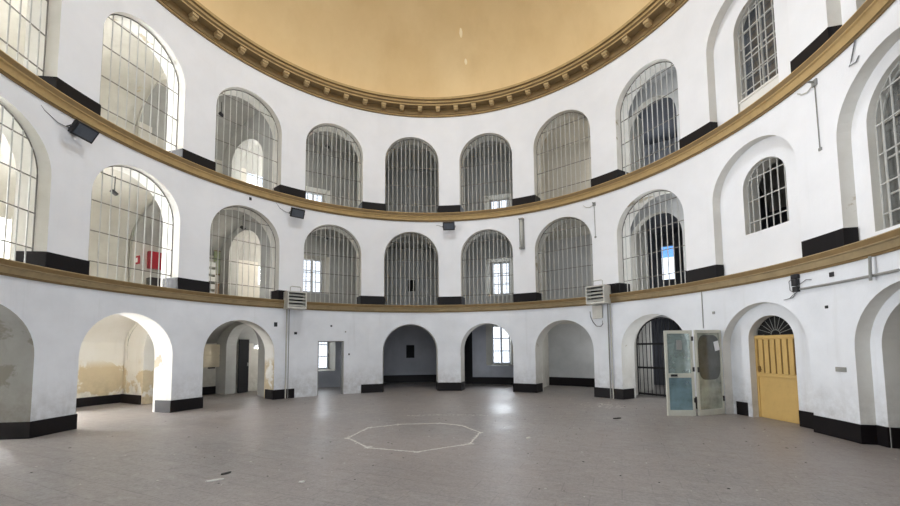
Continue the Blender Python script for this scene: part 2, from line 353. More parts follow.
for lv, (z0, z1, zs, hw) in LV.items():
    for k in BAYS:
        rb = RB[k]; mb = MB(); op = None
        if (lv, k) in WIN:
            kc, w, wz0, wz1 = WIN[(lv, k)]
            c = (kc - k) * STEP; h2 = w / 2 / (rb + EMB); h1 = (w / 2 + .22) / rb
            if abs(c) + h1 > STEP / 2 - .004:
                h1 = STEP / 2 - .004 - abs(c)
            op = dict(c=c, hw=h1, c2=c, hw2=h2, zb=wz0 - .06, zb2=wz0, zs=min(wz1 + .1, z1 - .2), zs2=wz1, arch=False)
            WINLIST.append((lv, k, kc, w, wz0, wz1, rb + EMB))
        elif k == 7: pass
        if k == 7: op7 = {'ground': (1.66,), 'middle': (4.97,), 'upper': (8.75,)}[lv]
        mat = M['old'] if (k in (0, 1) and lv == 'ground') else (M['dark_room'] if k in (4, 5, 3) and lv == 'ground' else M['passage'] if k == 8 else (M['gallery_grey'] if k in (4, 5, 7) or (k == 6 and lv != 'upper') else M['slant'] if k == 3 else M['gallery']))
        if k == 7:      # two half-bays: an archway into the passage on the left, a window on the right
            hA = STEP * .31
            panel(mb, TH(6.5) + hA, z0, z1, rb, rb + .3, dict(c=TH(6.82) - TH(6.5) - hA, hw=.0975, hw2=.0975, zb=z0, zs=op7[0]), H=hA)
            hB = STEP * .19; kc, w, wz0, wz1 = WIN[(lv, 7)]
            thB = TH(7.5) - hB
            panel(mb, thB, z0, z1, rb, rb + EMB, dict(c=TH(kc) - thB, hw=.046, c2=TH(kc) - thB, hw2=w / 2 / (rb + EMB), zb=wz0, zb2=wz0, zs=wz1, zs2=wz1, arch=False), H=hB)
        elif k == 2:    # plain stretch, then a short stretch with a window behind the slanting wall
            h1_ = STEP * .335; panel(mb, TH(1.5) + h1_, z0, z1, rb, rb + EMB, None, H=h1_)
            h2_ = STEP * .22; th2 = TH(2.17) + h2_; kc, w, wz0, wz1 = WIN[(lv, 2)]
            panel(mb, th2, z0, z1, rb, rb + EMB, dict(c=TH(kc) - th2, hw=w / 2 / rb + .006, c2=TH(kc) - th2, hw2=w / 2 / (rb + EMB), zb=wz0 - .05, zb2=wz0, zs=wz1, zs2=wz1, arch=False), H=h2_)
            mb.face([P(TH(2.61), 9.9, z0), P(TH(2.61), 11, z0), P(TH(2.61), 11, z1), P(TH(2.61), 9.9, z1)])
        elif k == 3:
            h3_ = STEP * .445; th3 = TH(3.5) - h3_
            op = dict(op); dc = TH(3) - th3; op['c'] += dc; op['c2'] += dc
            panel(mb, th3, z0, z1, rb, rb + EMB, op, H=h3_)
        else:
            panel(mb, TH(k), z0, z1, rb, rb + EMB, op)
        struct('wall_gallery_' + lv, mb, [mat, M['gallery']])
        # vault
        mv = MB(); a0, a1 = TH(k - .5), TH(k + .5); vs, vc = VZ[lv]
        if k in (3, 4, 5): vs = vc - .08
        if k in (6, 7): vs = vc - .35
        if k == 0 and lv != 'ground': vs = vc - .12
        nr, na = 10, 8
        def vz(u): return vs + (vc - vs) * sqrt(max(0, 1 - u * u))
        rr = [R + T - .02 + (rb + .02 - R - T + .02) * sin(pi / 2 * i / nr) for i in range(nr + 1)]
        zz = [vz(sin(pi / 2 * i / nr)) for i in range(nr + 1)]
        for i in range(nr):
            for j in range(na):
                a, b = a0 + (a1 - a0) * j / na, a0 + (a1 - a0) * (j + 1) / na
                mv.face([P(a, rr[i], zz[i]), P(b, rr[i], zz[i]), P(b, rr[i + 1], zz[i + 1]), P(a, rr[i + 1], zz[i + 1])])
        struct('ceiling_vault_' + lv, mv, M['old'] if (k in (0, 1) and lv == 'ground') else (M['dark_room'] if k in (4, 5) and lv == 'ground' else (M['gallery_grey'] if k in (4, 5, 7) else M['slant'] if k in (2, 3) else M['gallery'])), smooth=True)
    # cross walls between the bays
    for j in range(-3, 11):
        kk = j + .5
        if j == 2: continue
        rmax = max(RB.get(j, 0), RB.get(j + 1, 0)) + .3
        off = -.17 if j == 6 else (.165 if j in (0, 1) else 0.)
        th = TH(kk) + off / 9.0
        M4 = Matrix.Translation(P(th, 0, 0)) @ Matrix.Rotation(-th, 4, 'Z') @ Matrix(((0, 1, 0, 0), (1, 0, 0, 0), (0, 0, 1, 0), (0, 0, 0, 1)))
        solid = j in (-3, 5, 7, 8, 10)
        o = None if solid else {'ground': (8.95, .68, 1.62, z0), 'middle': (9.5, 1.22, 4.95, z0), 'upper': (9.4, 1.15, 8.8, z0)}[lv] if j < 2 else (8.22, .32, 1.9 + z0, z0) if j == 6 else (8.95, .68, {'ground': 1.62, 'middle': 5.2, 'upper': 8.9}[lv], z0)  # opening beside the passage bay added, unseen, to let light through
        mb = MB(); flat_panel(mb, M4, R + T - .05, rmax, z0, z1, (.36 if j in (0, 1) else .5) if not solid else .34, o)
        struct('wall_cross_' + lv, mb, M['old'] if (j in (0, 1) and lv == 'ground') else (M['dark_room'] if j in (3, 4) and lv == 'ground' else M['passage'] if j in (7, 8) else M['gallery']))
    # slanting wall with an archway closing the third bay on the left
    a = P(TH(2.165), 10.75, 0); b = P(TH(2.5), R + T - .05, 0); d = (b - a); L = d.length; d.normalize()
    nrm = Vector((-d.y, d.x, 0))
    M4 = Matrix(((d.x, nrm.x, 0, a.x), (d.y, nrm.y, 0, a.y), (0, 0, 1, 0), (0, 0, 0, 1)))
    mb = MB(); flat_panel(mb, M4, -.1, L, z0, z1, .4, (1.42, .8, {'ground': 1.7, 'middle': 5.1, 'upper': 8.5}[lv], z0))
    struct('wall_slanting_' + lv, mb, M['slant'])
    # passage behind the archway of bay seven
    M5 = Matrix.Translation(P(TH(6.82), 8.62, 0)) @ Matrix.Rotation(-.66, 4, 'Z')
    mb = MB()
    for (x0, x1, y0, y1) in ((-1.15, -1.0, -.15, 4.2), (1.15, 1.3, .25, 4.2)): mb.box(x0, x1, y0, y1, z0, z1, 0, M5)
    if lv == 'ground': mb.box(-1.15, 1.3, 4.2, 4.4, z0, z1, 0, M5)
    else:
        wx0, wx1, wz0_, wz1_ = PW[lv]
        mb.box(-1.15, wx0, 4.2, 4.4, z0, z1, 0, M5); mb.box(wx1, 1.3, 4.2, 4.4, z0, z1, 0, M5)
        mb.box(wx0, wx1, 4.2, 4.4, z0, wz0_, 0, M5); mb.box(wx0, wx1, 4.2, 4.4, wz1_, z1, 0, M5)
    if lv == 'middle':
        g_ = MB(); g_.box(wx0 - .01, wx1 + .01, 4.28, 4.30, 5.22, wz1_, 0, M5); g_.box(wx0 - .01, wx1 + .01, 4.28, 4.30, wz0_, 5.16, 1, M5)
        tag(struct('window_41', g_, [M['bluepane'], M['pane']]), 'small window with blue upper pane at the end of the dark passage', 'window')
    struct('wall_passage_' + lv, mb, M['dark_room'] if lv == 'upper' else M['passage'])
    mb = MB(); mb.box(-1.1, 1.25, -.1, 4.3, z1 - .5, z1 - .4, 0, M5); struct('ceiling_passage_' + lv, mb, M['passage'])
mb = MB(); ring_slab(mb, R + .1, 13.7, 10.55, 10.7, -2.5, 10.5); struct('roof_gallery', mb, M['gallery'])

# windows
def window(i, loc, rz, w, h, cols=2, rows=3, label='', lit=None, grid=True):
    t = thing('window_%d' % i, label, 'window', loc, rz, kind='structure')
    f = MB(); fw = .055
    f.box(-w / 2, -w / 2 + fw, -.04, .04, 0, h); f.box(w / 2 - fw, w / 2, -.04, .04, 0, h)
    f.box(-w / 2 + fw, w / 2 - fw, -.04, .04, 0, fw); f.box(-w / 2 + fw, w / 2 - fw, -.04, .04, h - fw, h)
    link('window_frame', f, M['winframe'], t)
    m = MB()
    for c in range(1, cols):
        x = -w / 2 + w * c / cols; m.box(x - .04, x + .04, -.03, .03, fw, h - fw)
    for r in range(1, rows):
        z = h * r / rows; m.box(-w / 2 + fw, w / 2 - fw, -.025, .025, z - .02, z + .02)
    link('muntin', m, M['winframe'], t)
    g = MB(); g.face([(-w / 2, .01, 0), (w / 2, .01, 0), (w / 2, .01, h), (-w / 2, .01, h)])
    link('window_pane', g, M['pane'], t)
    if grid:
        g = MB(); n = int(w / .11)
        for q in range(1, n): g.tube([(-w / 2 + w * q / n, .16, 0), (-w / 2 + w * q / n, .16, h)], .005, 4)
        for q in range(1, int(h / .14)): g.tube([(-w / 2, .16, h * q / int(h / .14)), (w / 2, .16, h * q / int(h / .14))], .005, 4)
        link('security_grid', g, M['bar_dark'], t)
    return t
WLAB = {('middle', 3): 'white six-pane window in the middle gallery, behind the grille beside the left louvred box',
        ('middle', 5): 'white six-pane window in the middle gallery, behind the grille left of the tube lamp',
        ('ground', 5): 'white six-pane window with fine grid seen through the ground floor archway',
        ('upper', 3): 'window low behind the top tier grille left of centre', ('upper', 5): 'window low behind the top tier grille right of centre',
        ('ground', 3): 'tall bright window behind the plain rectangular doorway'}
for i, (lv, k, kc, w, wz0, wz1, r) in enumerate(WINLIST):
    loc, rz = at(kc, wz0, r - .06)
    window(i + 1, loc, rz, w, wz1 - wz0, label=WLAB.get((lv, k), 'side window lighting the %s gallery at bay %s' % (lv, ['two', 'one', 'zero', 'three', 'four', 'five', 'six', 'seven'][k] if 0 <= k < 8 else k)))

# ------------------------------------------------------------------ cornices, dome
def lathe(prof, n=192, t0=0., t1=2 * pi, mi=None):
    mb = MB()
    for i in range(n):
        a, b = t0 + (t1 - t0) * i / n, t0 + (t1 - t0) * (i + 1) / n
        for j, (p, q) in enumerate(zip(prof, prof[1:])):
            mb.face([P(a, p[0], p[1]), P(b, p[0], p[1]), P(b, q[0], q[1]), P(a, q[0], q[1])], mi[j] if mi else 0)
    return mb
A0, A1 = TH(-2.5), TH(10.5)
def band(name, zt, h, m):
    prof = [(R + .01, zt - h), (R - .03, zt - h), (R - .035, zt - h * .90), (R - .055, zt - h * .86), (R - .085, zt - h * .48),
            (R - .115, zt - h * .44), (R - .12, zt - h * .38), (R - .10, zt - h * .35), (R - .125, zt - h * .06), (R - .12, zt), (R + .05, zt + .004)]
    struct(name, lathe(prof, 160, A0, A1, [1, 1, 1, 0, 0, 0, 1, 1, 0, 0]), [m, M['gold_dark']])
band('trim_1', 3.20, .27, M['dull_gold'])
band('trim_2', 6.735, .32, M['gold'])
RD = R
prof = [(RD + .05, 10.570), (RD - .03, 10.570), (RD - .035, 10.605), (RD - .02, 10.610), (RD - .02, 10.645), (RD - .05, 10.655), (RD - .05, 10.870), (RD - .27, 10.890), (RD - .28, 10.930),
        (RD - .33, 10.970), (RD - .34, 11.035), (RD - .40, 11.050), (RD - .42, 11.120), (RD - .38, 11.130), (RD - .15, 11.130)]
ct = struct('trim_dome', lathe(prof, 192, 0, 2 * pi, [1, 1, 2, 0, 1, 1, 1, 0, 1, 0, 1, 0, 1, 0]), [M['gold'], M['gold_dark'], M['upper']])
for i in range(64):
    th = 2 * pi * (i + .5) / 64 + PH
    if not (TH(-1.5) < ((th + pi) % (2 * pi)) - pi < TH(10.0)): continue
    b = MB(); b.box(-.085, .085, -.17, .02, -.03, .05); b.box(-.07, .07, -.13, .02, -.08, -.03)
    link('bracket', b, M['bracket'], ct, P(th, RD - .07, 10.845), (0, 0, -th))
prof = [((RD - .14) * cos(t), 11.0 + 4.4 * sin(t)) for t in [i / 40 * 1.33 for i in range(41)]]
struct('ceiling_dome', lathe(prof, 128), M['dome'], smooth=True)
rt, zt = prof[-1]
struct('trim_oculus', lathe([(rt, zt), (rt - .06, zt - .02), (rt - .06, zt + .5), (rt + .1, zt + .5), (rt + .1, zt)], 64), M['gold'])

# ------------------------------------------------------------------ black skirting blocks round the piers
def plinth(lv, j, z, h, d=T - .1, jl=True, jr=True, cut_r=None, cut_l=None, dr=None):
    """block round the pier between bays j and j+1: front plus returns along both jambs"""
    mb = MB(); e = .022; th = TH(j + .5); n = 6
    cl, hl = CH(lv, j); cr, hr = CH(lv, j + 1)
    a0 = cl + hl - STEP / 2 if cut_l is None else cut_l; a1 = STEP / 2 + cr - hr if cut_r is None else cut_r
    up = Vector((0, 0, h))
    for i in range(n):
        p, q = a0 + (a1 - a0) * i / n, a0 + (a1 - a0) * (i + 1) / n
        if i == 0 and jl: p -= e / R
        if i == n - 1 and jr: q += e / R
        A, B, C, D = P(th + p, R - e, z), P(th + q, R - e, z), P(th + q, R + .02, z), P(th + p, R + .02, z)
        mb.face([A, B, B + up, A + up]); mb.face([A + up, B + up, C + up, D + up])
    for s, on, a, c, hh in ((-1, jl, a0, cl, hl), (1, jr, a1, cr, hr)):
        if not on:
            A, B = P(th + a, R - e, z), P(th + a, R + .02, z); mb.face([A, B, B + up, A + up]); continue
        d_ = d; d = dr if (s > 0 and dr) else d
        ab = c + hh * R / (R + d) - STEP / 2 if s < 0 else STEP / 2 + c - hh * R / (R + d)
        A, B = P(th + a + s * e / R, R - e, z), P(th + ab + s * e / (R + d), R + d, z)
        A2, B2 = P(th + a - s * .01, R - e, z), P(th + ab - s * .01, R + d, z)
        mb.face([A, B, B + up, A + up]); mb.face([A + up, B + up, B2 + up, A2 + up]); mb.face([B, B2, B2 + up, B + up]); d = d_
    return struct('baseboard_pier', mb, M['black'])
for lv, z, h in (('ground', 0.003, .305), ('middle', 3.205, .32), ('upper', 6.737, .31)):
    for j in range(-2, 10):
        g = lv == 'ground'
        if g and j == 2: plinth(lv, j, z, h, jr=False, cut_r=.022)
        elif g and j == 3: plinth(lv, j, z, h, jl=False, cut_l=-.058)
        elif j == 7: plinth(lv, j, z, h, jr=not g, cut_r=-.03 if g else None, dr=ND - .02)
        elif j == 8: plinth(lv, j, z, h, d=ND - .02, jl=False)
        elif j == 9: plinth(lv, j, z, h, d=ND - .02, jr=False)
        else: plinth(lv, j, z, h)
th = TH(1.5); mb = MB(); M4 = Matrix.Rotation(-th, 4, 'Z'); o_ = -.015
mb.box(o_ - .03, o_ + .01, 9.66, 10.83, .003, .27, 0, M4); struct('baseboard_gallery', mb, M['black'])
# skirting inside the niches on the right
def skirt(k0, k1, r, z, h, e=.02, name='baseboard_niche'):
    mb = MB(); n = max(2, int((k1 - k0) * 10))
    for i in range(n):
        a, b = TH(k0 + (k1 - k0) * i / n), TH(k0 + (k1 - k0) * (i + 1) / n)
        mb.face([P(a, r - e, z), P(b, r - e, z), P(b, r - e, z + h), P(a, r - e, z + h)])
        mb.face([P(a, r - e, z + h), P(b, r - e, z + h), P(b, r + .01, z + h), P(a, r + .01, z + h)])
    for k in (k0, k1): mb.face([P(TH(k), r - e, z), P(TH(k), r + .01, z), P(TH(k), r + .01, z + h), P(TH(k), r - e, z + h)])
    return struct(name, mb, M['black'])
skirt(7.70, 7.79, R + ND, .003, .30)
skirt(8.178, 8.348, R + ND, .003, .31)
skirt(8.665, 8.733, R + ND, .003, .31)
skirt(8.56, 9.46, RB[9], .003, .30, .02, 'baseboard_gallery')
loc, rz = at(9, .003, R + ND)
mb = MB(); w_ = .105 * (R + ND); mb.box(-w_ - .01, -w_ + .025, -.02, T - ND, 0, .31); mb.box(w_ - .025, w_ + .01, -.02, T - ND, 0, .31)
struct('baseboard_doorway', mb, M['black'], loc=loc, rot=(0, 0, rz))
for k, h in ((1, .26), (0, .26), (2, .28), (4, .34), (5, .30), (6, .34)):
    a, b = k - .46, k + .46
    if k == 1: b = 1.498
    if k == 2: b = 2.15
    skirt(a, b, RB[k], .003, h, .02, 'baseboard_gallery')

# ------------------------------------------------------------------ barred grilles in the arches
def grille(k, zb, zs, w, label, r=None, nv=12, nh=4, mat=None, matv=None, rad=.0125, group='arched bar grilles', top=None, off=0., name='bar_grille'):
    loc, rz = at(k, zb, r or R + .17)
    t = thing(name, label, 'grille', loc, rz, group)
    mat = mat or M['bar']; matv = matv or mat
    w -= .012; H = zs - zb
    def ztop(x): return H + sqrt(max(0, w * w - x * x))
    f = MB(); n = 20; fw = .02
    pts = [(-w, 0, 0.012), (-w, 0, H)] + [(-w * cos(pi * i / n), 0, H + w * sin(pi * i / n)) for i in range(1, n)] + [(w, 0, H), (w, 0, .012)]
    f.tube(pts, .012, 6); link('frame', f, mat, t)
    for i in range(nv):
        x = -w + 2 * w * (i + .7) / (nv + .4)
        b = MB(); b.tube([(x, 0, .012), (x, 0, ztop(x))], rad, 6); link('vertical_bar', b, matv, t)
    Ht = H + w
    for j in range(nh):
        z = Ht * (j + .55) / (nh + .1)
        ww = w if z <= H else sqrt(max(0, w * w - (z - H) ** 2))
        b = MB(); b.box(-ww, ww, -.010, .010, z - .010, z + .010); link('cross_bar', b, mat, t)
    return t
ML = {0: 'tall bar grille in the middle-row arch cut by the left picture edge',
      1: 'tall arched bar grille in the middle row with a red fire cabinet behind it',
      2: 'arched bar grille in the middle row with a lit inner archway and notice board behind',
      3: 'arched bar grille in the middle row with a white window behind its left half',
      4: 'arched bar grille in the middle row before a blank grey wall with small black hatch',
      5: 'arched bar grille in the middle row with a white window behind its right half',
      6: 'arched bar grille in the middle row between the tube lamp and the right louvred box',
      7: 'arched bar grille in the middle row with a dark passage archway behind it'}
UL = {0: 'tall bar grille in the top-row arch cut off by the upper left picture corner',
      1: 'tall bar grille in the top-row arch directly above the red fire cabinet arch',
      2: 'arched bar grille in the top row with a small bright archway low behind it',
      3: 'arched bar grille in the top row with window panes low behind its left side',
      4: 'arched bar grille at the centre of the top row, no window behind',
      5: 'arched bar grille in the top row with window panes low behind its right side',
      6: 'arched bar grille in the top row with plain beige wall behind it',
      7: 'arched bar grille in the top row next to the tall blind niche on the right'}
for k in range(0, 8):
    far = k in (3, 4, 5)
    for lv, zb, lab in (('middle', 3.206, ML), ('upper', 6.738, UL)):
        c_, h_ = CH(lv, k)
        grille(k + c_ / STEP, zb, LV[lv][2] - (h_ - LV[lv][3]) * R, h_ * R, lab[k], nv=12 if k > 2 else (10 if k < 2 else 11), mat=M['bar_mid'], matv=M['bar'], rad=.0145 if k > 2 else .0125)
def kin(lv, k): o = INNER[(lv, k)]; return k + o['c'] / STEP, o['zb'], o['zs'], o['hw'] * (R + ND)
kc, zb, zs, w = kin('middle', 8)
grille(kc, zb, zs, w, 'small arched window grille set in the blind niche of the middle row', r=R + ND + .1, nv=6, nh=3, mat=M['bar'], group='small window grilles', name='window_grille')
kc, zb, zs, w = kin('upper', 8)
grille(kc, zb + .28, zs, w, 'tall narrow arched window grille in the top-row niche above a pale sill', r=R + ND + .1, nv=5, nh=6, mat=M['bar'], group='small window grilles', name='window_grille', rad=.011)
kc, zb, zs, w = kin('middle', 9)
grille(kc, zb, zs, w, 'large arched window grille cut off by the right picture edge', r=R + ND + .08, nv=7, nh=5, name='window_grille', group='small window grilles')
# panes behind those grilles
def arched_pane(i, lv, k, m, label, r, frame=True, sill=0.):
    kc, zb, zs, w = kin(lv, k); zb += sill
    loc, rz = at(kc, zb, r); t = thing('window_%d' % i, label, 'window', loc, rz, kind='structure')
    H = zs - zb; n = 16
    g = MB(); g.face([(-w, 0, 0), (w, 0, 0)] + [(w * cos(pi * q / n), 0, H + w * sin(pi * q / n)) for q in range(n + 1)])
    link('window_pane', g, m, t)
    f = MB(); f.tube([(-w + .02, -.01, 0.02), (-w + .02, -.01, H)] + [(-(w - .02) * cos(pi * q / n), -.01, H + (w - .02) * sin(pi * q / n)) for q in range(1, n)] + [(w - .02, -.01, H), (w - .02, -.01, .02), (-w + .02, -.01, .02)], .02, 6)
    f.box(-.02, .02, -.03, .0, 0, H + w - .03)
    for z in (H * .33, H * .66, H): f.box(-w, w, -.025, 0, z - .014, z + .014)
    link('window_frame', f, M['bar'], t)
arched_pane(31, 'upper', 8, M['pane_dark'], 'dark glazed arched window in the top-row niche', R + ND + .2, sill=.28)
arched_pane(32, 'middle', 9, M['pane_pale'], 'dusty arched window at the right picture edge', R + ND + .17)
kc, zb, zs, w = kin('upper', 8); loc, rz = at(kc, zb, R + ND + .03)
b = MB(); b.box(-w + .01, w - .01, 0, .3, 0, .26); b.box(-w + .01, w - .01, -.02, .3, .24, .285)
struct('trim_niche_sill', b, M['jamb'], loc=loc, rot=(0, 0, rz))
# dark room behind the small middle window
# iron gate in the ground archway on the right
loc, rz = at(6.82, 0.0, RB[7] + .12)
g = thing('barred_gate', 'black iron barred gate filling the inner archway behind the glazed door', 'gate', loc, rz)
w, H = .82, 1.66
for i in range(13):
    x = -w + 2 * w * (i + .5) / 13
    b = MB(); b.tube([(x, 0, .02), (x, 0, H + sqrt(w * w - x * x))], .013, 6); link('vertical_bar', b, M['bar_dark'], g)
for z in (.06, .9, 1.66):
    b = MB(); b.box(-w, w, -.02, .02, z - .03, z + .03); link('cross_bar', b, M['bar_dark'], g)
f = MB(); f.tube([(-w, 0, 0.01), (-w, 0, H)] + [(-w * cos(pi * i / 16), 0, H + w * sin(pi * i / 16)) for i in range(1, 16)] + [(w, 0, H), (w, 0, .01)], .022, 6)
link('frame', f, M['bar_dark'], g)

# ------------------------------------------------------------------ yellow door with fanlight
kd = 8 - .006 / STEP
loc, rz = at(kd, 0.005, R + ND + .16)
d = thing('door_1', 'yellow wooden door with slatted upper half under a dark fanlight', 'door', loc, rz, kind='structure')
w = .47; Hd = 1.80
b = MB(); b.box(-w, w, 0, .05, 0, Hd); link('door_leaf', b, M['yellow'], d, bevel=.004)
b = MB()
for i in range(6):
    x0 = -w + .07 + (2 * w - .14) * i / 6; x1 = -w + .07 + (2 * w - .14) * (i + 1) / 6
    b.box(x0 + .018, x1 - .018, -.022, .0, .98, Hd - .09)
link('slat_panel', b, M['yellow'], d, bevel=.003)
b = MB()
for i in range(7):
    x0 = -w + .07 + (2 * w - .14) * i / 6; b.box(x0 - .016, x0 + .016, -.003, .0, .98, Hd - .09)
link('groove', b, M['groove'], d)
b = MB(); b.box(-w, w, -.03, .02, Hd - .07, Hd); b.box(-w, -w + .045, -.025, .0, .0, Hd - .07); b.box(w - .045, w, -.025, 0, 0, Hd - .07); b.box(-w + .045, w - .045, -.02, 0, .9, .97)
link('door_frame', b, M['yellow'], d, bevel=.004)
b = MB(); b.box(-w + .07, -w + .12, -.05, -.02, 1.0, 1.12); b.tube([(-w + .1, -.05, 1.06), (-w + .1, -.075, 1.06), (-w + .18, -.075, 1.055)], .009, 6); link('door_handle', b, M['groove'], d)
fz = Hd + .01; fr = .43
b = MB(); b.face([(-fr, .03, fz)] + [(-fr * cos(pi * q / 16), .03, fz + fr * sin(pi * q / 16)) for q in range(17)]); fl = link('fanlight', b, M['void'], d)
b = MB()
for q in range(1, 10):
    a = pi * q / 10; b.tube([(.1 * cos(a), .015, fz + .1 * sin(a)), (fr * cos(a), .015, fz + fr * sin(a))], .006, 5)
b.tube([(-.1 * cos(pi * q / 10), .015, fz + .1 * sin(pi * q / 10)) for q in range(11)], .006, 5)
b.tube([(-fr * cos(pi * q / 16), .015, fz + fr * sin(pi * q / 16)) for q in range(17)], .012, 5)
link('fanlight_bars', b, M['pipe'], d)
# ------------------------------------------------------------------ rectangular doorway frame on the left
loc, rz = at(3 - .020, 0.004, R + .05)
w = .157 * STEP * R
b = MB(); b.box(-w, -w + .035, 0, .12, 0, 1.87); b.box(w - .045, w, 0, .12, 0, 1.87); b.box(-w + .035, w - .045, 0, .12, 1.835, 1.87)
o = struct('trim_doorway', b, M['pipe'], loc=loc, rot=(0, 0, rz))

# ------------------------------------------------------------------ glazed door leaves
def leaf(p0, p1, H, name, label, oval):
    a, c = Vector((p0[0], p0[1], 0.004)), Vector((p1[0], p1[1], 0.004)); L = (c - a).length; ang = atan2(c.y - a.y, c.x - a.x)
    t = thing(name, label, 'door', a, ang)
    s = .055
    f = MB(); f.box(0, s, -.022, .022, 0, H); f.box(L - s, L, -.022, .022, 0, H); f.box(s, L - s, -.022, .022, 0, .13); f.box(s, L - s, -.022, .022, H - .07, H)
    if not oval: f.box(s, L - s, -.022, .022, .86, .96)
    link('door_frame', f, M['doormetal'], t, bevel=.004)
    if oval:
        g = MB(); g.box(s, L - s, -.006, .006, .13, H - .07); link('glass_panel', g, M['olivepanel'], t)
        g = MB(); pts = []; cx, cz, ax, az = L * .5, 1.32, L * .42, .52
        for q in range(36):
            an = 2 * pi * q / 36; cc, ss = cos(an), sin(an); ex = .5
            pts.append((cx + ax * math.copysign(abs(cc) ** ex, cc), -.012, cz + az * math.copysign(abs(ss) ** ex, ss)))
        g.face(pts); link('smoked_pane', g, M['darkglass'], t)
        pp = MB(); Mx = Matrix.Translation((L * .80, -.02, 1.58)) @ Matrix.Rotation(-.2, 4, 'Y'); pp.box(-.075, .075, -.002, .002, -.11, .11, 0, Mx)
        n_ = link('paper_note', pp, M['paper'], t); n_['label'] = 'white paper taped to the glass'
        h = MB(); h.box(.01, .05, -.05, -.02, .98, 1.1); link('lock', h, M['fitting'], t)
        h = MB(); h.box(L - .05, L - .015, -.04, -.02, .3, .42); link('hinge', h, M['fitting'], t)
    else:
        g = MB(); g.box(s, L - s, -.006, .006, .96, H - .07); link('upper_glass', g, M['doorglass'], t)
        g = MB(); g.box(s, L - s, -.006, .006, .13, .86); q = link('lower_glass', g, M['blueglass'], t); q['label'] = 'frosted blue lower pane'
        h = MB(); h.box(.10, .24, -.05, -.02, .89, .94); h.tube([(.12, -.05, .915), (.22, -.055, .915)], .012, 6); link('door_handle', h, M['fitting'], t)
        for z in (.3, 1.0, 1.7):
            h = MB(); h.box(L - .03, L + .012, -.035, -.02, z, z + .1); link('hinge', h, M['fitting'], t)
        g = MB(); g.box(L * .42, L * .62, -.02, -.012, 1.5, 1.72); q = link('sticker', g, M['pipe'], t); q['label'] = 'grey-green sticker on the upper glass'
    return t
leaf((5.63, 1.20), (6.245, 1.115), 1.94, 'glazed_door', 'pale metal glazed door leaf with clear upper and frosted blue lower pane', False)
leaf((6.305, 1.10), (7.08, 1.275), 1.95, 'glazed_door', 'pale metal glazed door leaf with dark rounded pane and a taped paper note', True)

# ------------------------------------------------------------------ wall fittings
def floodlight(k, z, label, tilt, cable, yaw=0.):
    loc, rz = at(k, z, R)
    t = thing('floodlight', label, 'floodlight', loc, rz, 'floodlights under the upper cornice')
    b = MB(); b.box(-.07, .07, -.02, -.002, -.05, .07); b.tube([(0, -.02, .0), (0, -.12, -.02)], .018, 6); link('wall_bracket', b, M['fitting'], t)
    Mx = Matrix.Translation((0, -.24, 0.0)) @ Matrix.Rotation(yaw, 4, 'Z') @ Matrix.Rotation(tilt, 4, 'X')
    b = MB(); b.box(-.22, .22, -.05, .03, -.15, .15, 0, Mx)
    for i in range(7): b.box(-.2 + .062 * i, -.18 + .062 * i, .03, .07, -.12, .12, 0, Mx)
    link('housing', b, M['fitting'], t, bevel=.008)
    b = MB(); b.box(-.185, .185, -.056, -.05, -.115, .115, 0, Mx); link('lamp_glass', b, M['lens'], t)
    b = MB(); b.tube([(-.235, -.24, .0), (-.235, -.13, -.02), (.0, -.11, -.03), (.235, -.13, -.02), (.235, -.24, 0)], .014, 6); link('yoke', b, M['fitting'], t)
    b = MB(); b.tube(cable, .008, 5); link('cable', b, M['cable'], t)
floodlight(.48, 6.13, 'large black floodlight under the upper cornice, left of the fire cabinet arch', .62, [(-.05, -.02, .03), (-.3, -.02, .02), (-.55, -.02, .12), (-.75, -.02, .3)])
floodlight(2.53, 6.13, 'black floodlight on the pier above the left louvred box', .5, [(-.05, -.02, .03), (-.3, -.02, .03), (-.5, -.02, .12), (-.62, -.02, .28)])
floodlight(4.515, 6.17, 'black floodlight on the central pier above the blank wall grille', .55, [(-.05, -.02, .06), (-.25, -.02, .03), (-.4, -.02, .1), (-.5, -.02, .12)])
# tube lamp
loc, rz = at(5.487, 5.13, R)
t = thing('tube_lamp', 'grey vertical tube lamp fixed on the pier right of centre', 'lamp', loc, rz)
b = MB(); b.box(-.09, .09, -.06, -.002, 0, 1.12); link('lamp_body', b, M['pipe'], t, bevel=.01)
b = MB(); b.tube([(0, -.085, .06), (0, -.085, 1.06)], .05, 10); link('tube', b, M['louver'], t, smooth=True)
for z in (0, 1.07):
    b = MB(); b.box(-.09, .09, -.14, -.002, z, z + .05); link('end_cap', b, M['pipe'], t, bevel=.006)
